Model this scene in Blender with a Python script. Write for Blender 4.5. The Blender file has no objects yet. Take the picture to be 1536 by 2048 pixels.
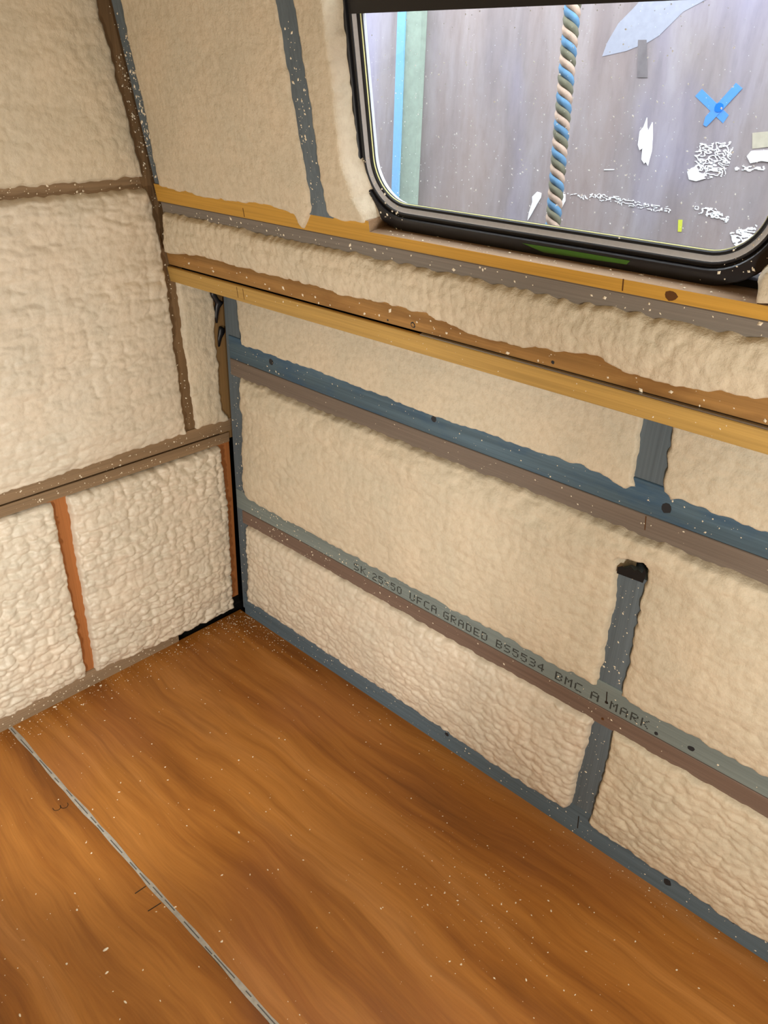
import bpy, bmesh, math, random
import numpy as np
from mathutils import Vector, Matrix, Euler

scene = bpy.context.scene
C = scene.collection
rnd = random.Random(11)

# ------------------------------------------------------------------ camera
PITCH, ROLL, HEAD = math.radians(28.318), math.radians(2.076), math.radians(48.019)
cam_data = bpy.data.cameras.new('camera')
cam = bpy.data.objects.new('camera', cam_data)
C.objects.link(cam)
fwd = Vector((math.sin(HEAD) * math.cos(PITCH), math.cos(HEAD) * math.cos(PITCH), -math.sin(PITCH)))
rt = Vector((math.cos(HEAD), -math.sin(HEAD), 0))
up = rt.cross(fwd)
rt2 = rt * math.cos(ROLL) + up * math.sin(ROLL)
up2 = -rt * math.sin(ROLL) + up * math.cos(ROLL)
mw = Matrix((rt2, up2, -fwd)).transposed().to_4x4()
mw.translation = Vector((-1.246, -1.7333, 1.5))
cam.matrix_world = mw
cam_data.sensor_fit = 'VERTICAL'
cam_data.sensor_height = 24.0
cam_data.lens = 24.0 * 1571.8 / 2048.0
cam_data.clip_start = 0.02
scene.camera = cam

# ------------------------------------------------------------------ world, lamp, exposure
world = bpy.data.worlds.new('overcast_sky')
scene.world = world
world.use_nodes = True
bg = world.node_tree.nodes['Background']
bg.inputs['Color'].default_value = (0.86, 0.92, 1.0, 1)
bg.inputs['Strength'].default_value = 12.5

# a floodlight standing on the floor at the left, turned to the corner
lamp_data = bpy.data.lights.new('flood_lamp', 'SPOT')
lamp_data.energy = 23
lamp_data.color = (1.0, 0.985, 0.94)
lamp_data.shadow_soft_size = 0.05
lamp_data.spot_size = math.radians(126)
lamp_data.spot_blend = 0.5
lamp = bpy.data.objects.new('flood_lamp', lamp_data)
lamp.location = (-1.22, -0.84, 0.52)
lamp.rotation_euler = (Vector((-0.36, 0.0, 0.66)) - Vector(lamp.location)).to_track_quat('-Z', 'Y').to_euler()
C.objects.link(lamp)
# added fill light behind the camera, brightens the side wall and floor
fill_light_data = bpy.data.lights.new('camera_fill', 'POINT')
fill_light_data.energy = 31
fill_light_data.color = (1.0, 0.97, 0.90)
fill_light_data.shadow_soft_size = 0.06
fill_light = bpy.data.objects.new('camera_fill', fill_light_data)
fill_light.location = (-0.95, -1.90, 0.85)
C.objects.link(fill_light)

vs = scene.view_settings
vs.view_transform = 'Standard'
vs.look = 'None'
vs.gamma = 1.0
vs.exposure = 0.0
vs.use_curve_mapping = False


# ------------------------------------------------------------------ materials
def srgb(r, g, b):
    def f(c):
        c /= 255.0
        return c / 12.92 if c <= 0.04045 else ((c + 0.055) / 1.055) ** 2.4
    return (f(r), f(g), f(b), 1)


class NT:
    def __init__(self, name):
        self.m = bpy.data.materials.new(name)
        self.m.use_nodes = True
        self.t = self.m.node_tree
        self.b = self.t.nodes['Principled BSDF']

    def n(self, typ, **kw):
        nd = self.t.nodes.new(typ)
        for k, v in kw.items():
            if k in nd.inputs:
                nd.inputs[k].default_value = v
            else:
                setattr(nd, k, v)
        return nd

    def l(self, a, b):
        self.t.links.new(a, b)

    def coords(self, scale=(1, 1, 1), loc=(0, 0, 0)):
        tc = self.n('ShaderNodeTexCoord')
        mp = self.n('ShaderNodeMapping')
        mp.inputs['Scale'].default_value = scale
        mp.inputs['Location'].default_value = loc
        self.l(tc.outputs['Object'], mp.inputs['Vector'])
        return mp.outputs['Vector']

    def noise(self, vec, scale, detail=3, rough=0.5, dist=0.0):
        nd = self.n('ShaderNodeTexNoise')
        nd.inputs['Scale'].default_value = scale
        nd.inputs['Detail'].default_value = detail
        nd.inputs['Roughness'].default_value = rough
        nd.inputs['Distortion'].default_value = dist
        self.l(vec, nd.inputs['Vector'])
        return nd.outputs['Fac']

    def ramp(self, fac, stops):
        nd = self.n('ShaderNodeValToRGB')
        el = nd.color_ramp.elements
        while len(el) < len(stops):
            el.new(0.5)
        for e, (p, c) in zip(el, stops):
            e.position = p
            e.color = c
        self.l(fac, nd.inputs['Fac'])
        return nd.outputs['Color']

    def mix(self, fac, a, b, mode='MIX'):
        nd = self.n('ShaderNodeMix', data_type='RGBA', blend_type=mode)
        for sock, v in ((nd.inputs['Factor'], fac), (nd.inputs[6], a), (nd.inputs[7], b)):
            if isinstance(v, (int, float, tuple)):
                sock.default_value = v
            else:
                self.l(v, sock)
        return nd.outputs[2]

    def bump(self, fac, strength, dist):
        nd = self.n('ShaderNodeBump')
        nd.inputs['Strength'].default_value = strength
        nd.inputs['Distance'].default_value = dist
        self.l(fac, nd.inputs['Height'])
        self.l(nd.outputs['Normal'], self.b.inputs['Normal'])
        return nd


def mul(c, k):
    return (c[0] * k, c[1] * k, c[2] * k, 1)


def foam_mat(name, col, spec=0.3, rough=0.5, fine=0.5):
    t = NT(name)
    v = t.coords()
    a = t.noise(v, 9, 3, 0.55)
    b = t.noise(v, 70, 3, 0.6)
    c1 = t.ramp(a, [(0.3, mul(col, 0.93)), (0.7, (min(1, col[0] * 1.03), col[1] * 0.99, col[2] * 0.97, 1))])
    c2 = t.ramp(b, [(0.33, (0.88, 0.86, 0.83, 1)), (0.55, (1, 1, 1, 1))])
    t.l(t.mix(0.75, c1, c2, 'MULTIPLY'), t.b.inputs['Base Color'])
    f = t.noise(v, 190, 4, 0.65)
    t.bump(f, fine * 1.6, 0.0020)
    t.b.inputs['Roughness'].default_value = rough
    t.b.inputs['Specular IOR Level'].default_value = spec
    return t.m


def wood_mat(name, col, axis='y', var=0.25, rough=0.6, blotch=0.0, blotch_col=None, spec=0.3):
    t = NT(name)
    s = {'x': (1.2, 40, 40), 'y': (40, 1.2, 40), 'z': (40, 40, 1.2)}[axis]
    v = t.coords(s)
    g = t.noise(v, 1.0, 5, 0.6, 0.4)
    s2 = {'x': (4, 300, 300), 'y': (300, 4, 300), 'z': (300, 300, 4)}[axis]
    g2 = t.noise(t.coords(s2), 1.0, 2, 0.5)
    c1 = t.ramp(g, [(0.3, mul(col, 1 - var)), (0.5, col), (0.72, mul(col, 1 + var))])
    c2 = t.ramp(g2, [(0.3, (0.86, 0.86, 0.86, 1)), (0.7, (1.06, 1.06, 1.06, 1))])
    out = t.mix(1.0, c1, c2, 'MULTIPLY')
    if blotch:
        s3 = {'x': (5, 20, 20), 'y': (20, 5, 20), 'z': (20, 20, 5)}[axis]
        n3 = t.noise(t.coords(s3, (3.1, 1.7, 0.4)), 1.0, 4, 0.6)
        f3 = t.ramp(n3, [(0.46, (0, 0, 0, 1)), (0.62, (blotch, blotch, blotch, 1))])
        out = t.mix(f3, out, blotch_col)
    t.l(out, t.b.inputs['Base Color'])
    t.bump(g2, 0.25, 0.0008)
    t.b.inputs['Roughness'].default_value = rough
    t.b.inputs['Specular IOR Level'].default_value = spec
    return t.m


def plain_mat(name, col, rough=0.5, spec=0.4, metal=0.0, var=0.0):
    t = NT(name)
    if var:
        a = t.noise(t.coords(), 60, 4, 0.6)
        t.l(t.ramp(a, [(0.3, mul(col, 1 - var)), (0.7, mul(col, 1 + var))]), t.b.inputs['Base Color'])
    else:
        a = t.noise(t.coords(), 140, 2, 0.5)
        t.l(t.ramp(a, [(0.3, mul(col, 0.96)), (0.7, mul(col, 1.04))]), t.b.inputs['Base Color'])
    t.b.inputs['Roughness'].default_value = rough
    t.b.inputs['Specular IOR Level'].default_value = spec
    t.b.inputs['Metallic'].default_value = metal
    return t.m


def ply_mat(name, shift):
    t = NT(name)
    warp = t.noise(t.coords((1.6, 0.8, 1), (shift, 2.3 * shift, 0)), 1.3, 3, 0.5)
    tc = t.n('ShaderNodeTexCoord')
    add = t.n('ShaderNodeVectorMath', operation='MULTIPLY_ADD')
    comb = t.n('ShaderNodeCombineXYZ')
    t.l(warp, comb.inputs['X'])
    t.l(comb.outputs[0], add.inputs[0])
    add.inputs[1].default_value = (0.20, 0, 0)
    t.l(tc.outputs['Object'], add.inputs[2])

    def mapped(scale, loc):
        mp = t.n('ShaderNodeMapping')
        mp.inputs['Scale'].default_value = scale
        mp.inputs['Location'].default_value = loc
        t.l(add.outputs[0], mp.inputs['Vector'])
        return mp.outputs['Vector']
    big = t.noise(mapped((9, 0.8, 1), (shift, shift, 0)), 1.0, 5, 0.55, 0.3)
    mid = t.noise(mapped((34, 1.6, 1), (shift * 2, 0, 0)), 1.0, 5, 0.6, 0.5)
    fine = t.noise(mapped((260, 12, 1), (0, shift, 0)), 1.0, 2, 0.5)
    pores = t.noise(t.coords((420, 420, 1)), 1.0, 1, 0.4)
    c = t.ramp(big, [(0.30, srgb(120, 70, 20)), (0.44, srgb(156, 98, 37)), (0.56, srgb(174, 115, 50)), (0.72, srgb(190, 132, 70))])
    c2 = t.ramp(mid, [(0.30, (0.66, 0.60, 0.55, 1)), (0.50, (0.96, 0.95, 0.94, 1)), (0.75, (1.08, 1.08, 1.05, 1))])
    c3 = t.ramp(fine, [(0.3, (0.90, 0.89, 0.88, 1)), (0.7, (1.05, 1.05, 1.05, 1))])
    c4 = t.ramp(pores, [(0.24, (0.90, 0.88, 0.86, 1)), (0.36, (1, 1, 1, 1))])
    out = t.mix(1.0, t.mix(1.0, t.mix(0.8, c, c2, 'MULTIPLY'), c3, 'MULTIPLY'), c4, 'MULTIPLY')
    pn = t.noise(t.coords((2.2, 1.4, 1), (shift * 1.3, 5, 0)), 1.0, 2, 0.5)
    pf = t.ramp(pn, [(0.5, (0, 0, 0, 1)), (0.72, (0.35, 0.35, 0.35, 1))])
    out = t.mix(pf, out, srgb(160, 100, 72))
    t.l(out, t.b.inputs['Base Color'])
    t.bump(fine, 0.08, 0.0005)
    t.b.inputs['Roughness'].default_value = 0.42
    t.b.inputs['Specular IOR Level'].default_value = 0.35
    return t.m


def yard_wall_mat():
    t = NT('weathered_grey_board')
    v = t.coords((14, 14, 2.2))
    a = t.noise(v, 1.0, 6, 0.65, 0.4)
    b = t.noise(t.coords((70, 70, 18)), 1.0, 4, 0.7)
    c = t.noise(t.coords((3, 3, 1.2), (4, 2, 1)), 1.0, 3, 0.5)
    base = t.ramp(a, [(0.28, srgb(112, 101, 104)), (0.5, srgb(140, 130, 131)), (0.72, srgb(166, 158, 160))])
    spots = t.ramp(b, [(0.30, (0.82, 0.80, 0.80, 1)), (0.5, (1, 1, 1, 1)), (0.68, (1.05, 1.05, 1.06, 1)), (0.76, (1.3, 1.3, 1.32, 1))])
    out = t.mix(1.0, base, spots, 'MULTIPLY')
    tint = t.ramp(c, [(0.38, srgb(150, 132, 124)), (0.5, srgb(140, 132, 134)), (0.62, srgb(152, 152, 186))])
    out = t.mix(0.4, out, tint)
    t.l(out, t.b.inputs['Base Color'])
    t.b.inputs['Roughness'].default_value = 0.8
    t.b.inputs['Specular IOR Level'].default_value = 0.2
    return t.m


def glass_mat():
    m = bpy.data.materials.new('window_glass')
    m.use_nodes = True
    t = m.node_tree
    t.nodes.clear()
    out = t.nodes.new('ShaderNodeOutputMaterial')
    mix = t.nodes.new('ShaderNodeMixShader')
    tr = t.nodes.new('ShaderNodeBsdfTransparent')
    tr.inputs['Color'].default_value = (0.97, 0.985, 0.98, 1)
    gl = t.nodes.new('ShaderNodeBsdfGlossy')
    gl.inputs['Roughness'].default_value = 0.02
    lw = t.nodes.new('ShaderNodeLayerWeight')
    lw.inputs['Blend'].default_value = 0.5
    pw = t.nodes.new('ShaderNodeMath')
    pw.operation = 'POWER'
    pw.inputs[1].default_value = 5.0
    ma = t.nodes.new('ShaderNodeMath')
    ma.operation = 'MULTIPLY_ADD'
    ma.inputs[1].default_value = 0.96
    ma.inputs[2].default_value = 0.035
    t.links.new(lw.outputs['Facing'], pw.inputs[0])
    t.links.new(pw.outputs[0], ma.inputs[0])
    t.links.new(ma.outputs[0], mix.inputs['Fac'])
    t.links.new(tr.outputs[0], mix.inputs[1])
    t.links.new(gl.outputs[0], mix.inputs[2])
    t.links.new(mix.outputs[0], out.inputs['Surface'])
    return m


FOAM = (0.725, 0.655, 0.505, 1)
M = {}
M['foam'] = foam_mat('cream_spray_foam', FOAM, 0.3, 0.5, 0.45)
M['foam_skin_lit'] = foam_mat('glossy_cream_foam_lit', (0.77, 0.705, 0.575, 1), 0.5, 0.36, 0.3)  # glossier skin; whiter tint also carries the stronger lamp light
M['foam_matt_dim'] = foam_mat('matt_cream_foam_dim', (0.675, 0.60, 0.455, 1), 0.15, 0.7, 0.6)  # matt finish; darker tint also carries the dimmer light higher up
M['crumb'] = plain_mat('foam_crumb', (0.86, 0.77, 0.60, 1), 0.7, 0.2)
M['skin'] = plain_mat('black_painted_panel', (0.012, 0.011, 0.010, 1), 0.7, 0.2)
M['blue_z'] = wood_mat('blue_dyed_timber_upright', srgb(100, 112, 120), 'z', 0.15)
M['blue_y'] = wood_mat('blue_dyed_timber_long', srgb(84, 106, 120), 'y', 0.26, 0.6, 0.6, srgb(48, 82, 116))
M['sole'] = wood_mat('blue_grey_timber', srgb(96, 114, 126), 'y', 0.16)
M['slate_y'] = wood_mat('grey_blue_timber', srgb(128, 140, 138), 'y', 0.12)
M['taupe_y'] = wood_mat('taupe_timber', srgb(124, 111, 100), 'y', 0.08)
M['umber_y'] = wood_mat('umber_timber', srgb(122, 102, 90), 'y', 0.10)
M['grey_y'] = wood_mat('grey_timber', srgb(126, 118, 109), 'y', 0.08)
M['yellow_y'] = wood_mat('yellow_treated_timber', srgb(196, 150, 64), 'y', 0.12)
M['yellow2_y'] = wood_mat('pale_yellow_timber', srgb(190, 154, 86), 'y', 0.13)
M['tan_y'] = wood_mat('tan_timber', srgb(160, 120, 68), 'y', 0.25, 0.65, 0.6, srgb(120, 82, 42))
M['brown_x'] = wood_mat('brown_timber_cross', srgb(142, 118, 90), 'x', 0.18)
M['brown_y'] = wood_mat('brown_timber_long', srgb(150, 122, 94), 'y', 0.16)
M['brown_z'] = wood_mat('brown_timber_upright', srgb(126, 100, 70), 'z', 0.16)
M['tan_z'] = wood_mat('tan_timber_upright', srgb(140, 110, 70), 'z', 0.18)
M['orange_z'] = wood_mat('orange_timber_upright', srgb(172, 110, 62), 'z', 0.14, 0.5)
M['skirt_x'] = wood_mat('dusty_skirting', srgb(150, 128, 102), 'x', 0.12)
M['ply_a'] = ply_mat('red_brown_plywood', 1.0)
M['ply_b'] = ply_mat('red_brown_plywood_second', 7.4)
M['sealant'] = plain_mat('grey_sealant', srgb(168, 164, 154), 0.6, 0.3, 0, 0.16)
M['sealant_dark'] = plain_mat('dark_grey_groove', srgb(92, 92, 90), 0.7, 0.3)
M['black'] = plain_mat('black_window_rubber', (0.012, 0.012, 0.014, 1), 0.32, 0.45)
M['black_matt'] = plain_mat('black_gasket', (0.01, 0.01, 0.011, 1), 0.55, 0.3)
M['bright'] = plain_mat('pale_metal_channel', (0.50, 0.51, 0.54, 1), 0.25, 0.6, 0.0)
M['seal_yellow'] = plain_mat('yellowed_sealant', srgb(226, 226, 160), 0.5, 0.4)
M['glass'] = glass_mat()
M['metal'] = plain_mat('grey_metal_strip', (0.35, 0.34, 0.32, 1), 0.35, 0.5, 0.8)
M['pencil'] = plain_mat('dark_pencil', (0.02, 0.014, 0.01, 1), 0.6, 0.3)
M['ink'] = plain_mat('grey_printed_ink', srgb(62, 66, 64), 0.6, 0.3)
M['knot'] = plain_mat('dark_knot', srgb(44, 46, 50), 0.6, 0.3)
M['knot_brown'] = plain_mat('brown_knot', srgb(92, 58, 26), 0.6, 0.3)
M['green'] = plain_mat('green_streak', srgb(58, 98, 24), 0.5, 0.4)
M['yard'] = yard_wall_mat()
M['ground'] = plain_mat('grey_concrete_ground', srgb(150, 146, 142), 0.9, 0.2, 0, 0.15)
M['rope_blue'] = plain_mat('blue_rope_strand', srgb(82, 118, 146), 0.8, 0.2, 0, 0.2)
M['rope_tan'] = plain_mat('tan_rope_strand', srgb(160, 138, 122), 0.8, 0.2, 0, 0.2)
M['rope_olive'] = plain_mat('olive_rope_strand', srgb(100, 98, 82), 0.8, 0.2, 0, 0.2)
M['post_green'] = plain_mat('grey_green_paint', srgb(138, 152, 140), 0.6, 0.3, 0, 0.12)
M['post_blue'] = plain_mat('light_blue_paint', srgb(116, 166, 204), 0.5, 0.3)
M['tape'] = plain_mat('blue_masking_tape', srgb(78, 136, 208), 0.6, 0.3)
M['tape_deep'] = plain_mat('deep_blue_masking_tape', srgb(0, 104, 196), 0.6, 0.3)
M['white_paint'] = plain_mat('white_paint', srgb(232, 234, 236), 0.7, 0.2)
M['blue_stain'] = plain_mat('pale_blue_grey_stain', srgb(150, 152, 164), 0.8, 0.2, 0, 0.08)
M['dark_stain'] = plain_mat('dark_grey_stain', srgb(112, 106, 108), 0.8, 0.2, 0, 0.15)
M['cream_paint'] = plain_mat('cream_paint', srgb(176, 168, 150), 0.8, 0.2, 0, 0.08)
M['lime_paint'] = plain_mat('lime_paint', srgb(196, 200, 70), 0.7, 0.2)


# ------------------------------------------------------------------ helpers
def obj(name, me, mats, parent=None):
    o = bpy.data.objects.new(name, me)
    C.objects.link(o)
    if not isinstance(mats, (list, tuple)):
        mats = [mats]
    for m in mats:
        me.materials.append(M[m] if isinstance(m, str) else m)
    if parent is not None:
        o.parent = parent
    return o


def tag(o, label, cat=None, group=None, kind=None):
    o['label'] = label
    if cat:
        o['category'] = cat
    if group:
        o['group'] = group
    if kind:
        o['kind'] = kind
    return o


def empty(name, loc=(0, 0, 0)):
    o = bpy.data.objects.new(name, None)
    C.objects.link(o)
    o.location = loc
    o.empty_display_size = 0.05
    return o


def mesh(name, verts, faces, mi=None, smooth=False):
    me = bpy.data.meshes.new(name)
    me.from_pydata([tuple(v) for v in verts], [], faces)
    if mi is not None:
        me.polygons.foreach_set('material_index', mi)
    if smooth:
        me.polygons.foreach_set('use_smooth', [True] * len(me.polygons))
    me.update()
    return me


def fix_normals(me):
    bm = bmesh.new()
    bm.from_mesh(me)
    bmesh.ops.recalc_face_normals(bm, faces=bm.faces)
    bm.to_mesh(me)
    bm.free()
    return me


class MB:
    """collects boxes and prisms for ONE mesh"""
    def __init__(self):
        self.v, self.f, self.mi = [], [], []

    def hexa(self, p, mi=0):          # p: 8 corners, bottom 4 (ccw) then top 4
        k = len(self.v)
        self.v += [tuple(q) for q in p]
        for q in ((0, 3, 2, 1), (4, 5, 6, 7), (0, 1, 5, 4), (1, 2, 6, 5), (2, 3, 7, 6), (3, 0, 4, 7)):
            self.f.append(tuple(k + i for i in q))
            self.mi.append(mi)
        return self

    def box(self, x0, x1, y0, y1, z0, z1, mi=0):
        return self.hexa([(x0, y0, z0), (x1, y0, z0), (x1, y1, z0), (x0, y1, z0),
                          (x0, y0, z1), (x1, y0, z1), (x1, y1, z1), (x0, y1, z1)], mi)

    def loft(self, rings, mi=None, caps=True):
        """rings: list of lists of points; mi: material index per side"""
        n = len(rings[0])
        k = len(self.v)
        for r in rings:
            self.v += [tuple(q) for q in r]
        for a in range(len(rings) - 1):
            for i in range(n):
                j = (i + 1) % n
                self.f.append((k + a * n + i, k + a * n + j, k + (a + 1) * n + j, k + (a + 1) * n + i))
                self.mi.append(mi[i] if mi else 0)
        if caps:
            self.f.append(tuple(k + i for i in range(n)))
            self.mi.append(mi[-1] if mi else 0)
            e = k + (len(rings) - 1) * n
            self.f.append(tuple(e + i for i in reversed(range(n))))
            self.mi.append(mi[-1] if mi else 0)
        return self

    def build(self, name, mats, parent=None, smooth=False):
        me = mesh(name, self.v, self.f, self.mi, smooth)
        fix_normals(me)
        return obj(name, me, mats, parent)


# planes: the leaning upper side wall, n counted towards the room
UA, UK, UZ = -0.1455, 0.18, 1.113
UN = Vector((-1, 0, -UK)).normalized()


def Up(y, z, n=0.0):
    return (UA - UK * (z - UZ) + n * UN.x, y, z + n * UN.z)


def Bp(x, z, n=0.0):
    return (x, -n, z)


def Lp(y, z, n=0.0):
    return (-n, y, z)


def Up_np(u, v, h):
    return np.stack([UA - UK * (v - UZ) + h * UN.x, u, v + h * UN.z], -1)


def Bp_np(u, v, h):
    return np.stack([u, -h, v], -1)


def Lp_np(u, v, h):
    return np.stack([-h, u, v], -1)


# ------------------------------------------------------------------ numpy noise
_prng = np.random.default_rng(5)
_perm = _prng.permutation(512)
_grad = np.stack([np.cos(np.linspace(0, 2 * np.pi, 512, endpoint=False)), np.sin(np.linspace(0, 2 * np.pi, 512, endpoint=False))], -1)


def perlin(x, y, seed=0):
    xi, yi = np.floor(x).astype(int), np.floor(y).astype(int)
    xf, yf = x - xi, y - yi

    def g(ix, iy, fx, fy):
        h = _perm[(_perm[(ix + seed * 37) % 512] + iy + seed * 101) % 512]
        return _grad[h, 0] * fx + _grad[h, 1] * fy
    u = xf ** 3 * (xf * (xf * 6 - 15) + 10)
    v = yf ** 3 * (yf * (yf * 6 - 15) + 10)
    a = g(xi, yi, xf, yf)
    b = g(xi + 1, yi, xf - 1, yf)
    c = g(xi, yi + 1, xf, yf - 1)
    d = g(xi + 1, yi + 1, xf - 1, yf - 1)
    return 1.5 * ((a * (1 - u) + b * u) * (1 - v) + (c * (1 - u) + d * u) * v)


def billow(x, y, seed=0):
    return np.abs(perlin(x, y, seed))


def cells(x, y, seed=0):
    """rounded blobs: 1 at a cell's middle, creases between the cells"""
    xi, yi = np.floor(x).astype(int), np.floor(y).astype(int)
    d1 = np.full(x.shape, 9.0)
    for ox in (-1, 0, 1):
        for oy in (-1, 0, 1):
            h = _perm[(_perm[(xi + ox + seed * 53) % 512] + yi + oy + seed * 29) % 512]
            h2 = _perm[(h + 77) % 512]
            px = xi + ox + 0.15 + 0.7 * h / 512.0
            py = yi + oy + 0.15 + 0.7 * h2 / 512.0
            d1 = np.minimum(d1, (x - px) ** 2 + (y - py) ** 2)
    return np.clip(1.0 - d1, 0, 1)


def poly_sdf(u, v, poly):
    """positive inside"""
    P = np.array(poly, float)
    n = len(P)
    d = np.full(u.shape, 1e9)
    inside = np.zeros(u.shape, bool)
    for i in range(n):
        a, b = P[i], P[(i + 1) % n]
        e = b - a
        wu, wv = u - a[0], v - a[1]
        t = np.clip((wu * e[0] + wv * e[1]) / max(e @ e, 1e-12), 0, 1)
        d = np.minimum(d, (wu - t * e[0]) ** 2 + (wv - t * e[1]) ** 2)
        cond = (a[1] > v) != (b[1] > v)
        if a[1] != b[1]:
            xint = a[0] + (v - a[1]) / (b[1] - a[1]) * e[0]
            inside ^= cond & (u < xint)
    d = np.sqrt(d)
    return np.where(inside, d, -d)


STYLES = {
    #          lump amp, su,    sv,   fine amp, low amp, streak, ragged, edge
    'popcorn': (0.0170, 0.027, 0.0165, 0.0036, 0.004, 0.0045, 0.0025, 0.007),
    'ripple':  (0.0085, 0.030, 0.0150, 0.0020, 0.006, 0.0050, 0.0030, 0.010),
    'stipple': (0.0045, 0.026, 0.0220, 0.0018, 0.006, 0.0015, 0.0035, 0.012),
    'smooth':  (0.0044, 0.028, 0.0200, 0.0016, 0.005, 0.0010, 0.0035, 0.010),
    'flat':    (0.0020, 0.018, 0.0160, 0.0012, 0.003, 0.0006, 0.0030, 0.008),
    'blotchy': (0.0100, 0.026, 0.0180, 0.0030, 0.004, 0.0015, 0.0030, 0.008),
    'ragged':  (0.0066, 0.022, 0.0240, 0.0038, 0.004, 0.0005, 0.0038, 0.010),
}


def foam_panel(parent, plane, poly, style, mat, seed, base=0.012, bulge=0.012, res=0.003, depth=0.03, rot=0.0,
               bead=None, name='foam_panel', label=None, skirt=0.010):
    A1, su, sv, A2, A3, A4, rag, edge = STYLES[style]
    P = np.array(poly)
    mg = 0.024
    u0, v0 = P.min(0) - mg
    u1, v1 = P.max(0) + mg
    nu, nv = int((u1 - u0) / res) + 2, int((v1 - v0) / res) + 2
    U, V = np.meshgrid(u0 + res * np.arange(nu), v0 + res * np.arange(nv), indexing='ij')
    sd = poly_sdf(U, V, poly)
    sd = sd + rag * (perlin(U / 0.022, V / 0.022, seed) + 0.35 * perlin(U / 0.012, V / 0.012, seed + 1)) + rag * 0.8 * perlin(U / 0.07, V / 0.07, seed + 9)
    cu, cv = U * math.cos(rot) + V * math.sin(rot), -U * math.sin(rot) + V * math.cos(rot)
    wu = cu + 0.007 * perlin(cu / 0.04, cv / 0.04, seed + 2)
    wv = cv + 0.007 * perlin(cu / 0.05, cv / 0.03, seed + 3)
    amp = 0.65 + 0.6 * np.clip(0.5 + perlin(U / 0.16, V / 0.12, seed + 4), 0, 1)
    lump = 0.85 * cells(wu / su, wv / sv, seed) + 0.35 * billow(wu / (su * 1.9), wv / (sv * 1.7), seed + 5)
    fine = cells(wu / (su * 0.42), wv / (sv * 0.5), seed + 6)
    low = perlin(U / 0.16, V / 0.13, seed + 7)
    streak = perlin(cu / 0.30, cv / 0.028, seed + 8)
    tex = A1 * amp * (lump - 0.5) + A2 * (fine - 0.5) + A3 * low + A4 * streak
    if bead is not None:                      # thicker lumpy bead of foam along one edge
        bp, bw, bh = bead
        bd = np.full(U.shape, 1e9)
        B = np.array(bp, float)
        for i in range(len(B) - 1):
            a, b = B[i], B[i + 1]
            e = b - a
            t = np.clip(((U - a[0]) * e[0] + (V - a[1]) * e[1]) / (e @ e), 0, 1)
            bd = np.minimum(bd, np.hypot(U - a[0] - t * e[0], V - a[1] - t * e[1]))
        bd = bd + 0.012 * perlin(U / 0.04, V / 0.04, seed + 12)
        w = np.clip(1 - bd / bw, 0, 1) ** 0.7
        tex = tex + bh * w * (0.6 + 0.8 * cells(U / 0.035, V / 0.03, seed + 11))
    t = np.clip((sd + edge * 0.6) / (edge * 1.6), 0, 1)
    prof = np.sin(t * np.pi / 2)
    inn = np.clip(sd, 0, None)
    H = -depth + (depth + base) * prof + bulge * (1 - np.exp(-inn / 0.07)) * np.clip(inn / 0.02, 0, 1) + tex * np.clip((sd + 0.004) / 0.014, 0, 1)
    keep = sd > -edge * 0.6 - skirt
    q = keep[:-1, :-1] & keep[1:, :-1] & keep[1:, 1:] & keep[:-1, 1:]
    idx = -np.ones(U.shape, int)
    use = np.zeros(U.shape, bool)
    use[:-1, :-1] |= q
    use[1:, :-1] |= q
    use[1:, 1:] |= q
    use[:-1, 1:] |= q
    idx[use] = np.arange(use.sum())
    if skirt == 0:                            # a free edge: pull its rim onto one smooth outline
        full = np.zeros(U.shape, int)
        for sl in ((slice(None, -1), slice(None, -1)), (slice(1, None), slice(None, -1)), (slice(1, None), slice(1, None)), (slice(None, -1), slice(1, None))):
            full[sl] += q
        rim = use & (full < 4)
        gu, gv = np.gradient(sd, res)
        gg = np.maximum(gu ** 2 + gv ** 2, 0.3)
        k = (sd + edge * 0.6) / gg
        U = np.where(rim, U - np.clip(k * gu, -0.008, 0.008), U)
        V = np.where(rim, V - np.clip(k * gv, -0.008, 0.008), V)
        H = np.where(rim, -depth, H)
    co = plane(U[use], V[use], H[use])
    a, b, c, d = idx[:-1, :-1][q], idx[1:, :-1][q], idx[1:, 1:][q], idx[:-1, 1:][q]
    quads = np.stack([a, b, c, d], -1)
    # face the room
    p = co[quads[0]]
    nrm = np.cross(p[1] - p[0], p[2] - p[0])
    room = np.array(plane(np.array([0.]), np.array([1.]), np.array([1.])) - plane(np.array([0.]), np.array([1.]), np.array([0.])))[0]
    if nrm @ room < 0:
        quads = quads[:, ::-1]
    me = bpy.data.meshes.new(name)
    me.vertices.add(len(co))
    me.vertices.foreach_set('co', co.astype(np.float32).ravel())
    nq = len(quads)
    me.loops.add(nq * 4)
    me.loops.foreach_set('vertex_index', quads.astype(np.int32).ravel())
    me.polygons.add(nq)
    me.polygons.foreach_set('loop_start', np.arange(0, nq * 4, 4, dtype=np.int32))
    me.polygons.foreach_set('use_smooth', np.ones(nq, bool))
    me.update(calc_edges=True)
    me.validate()
    o = obj(name, me, mat, parent)
    if label:
        o['label'] = label
    return o


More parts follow.
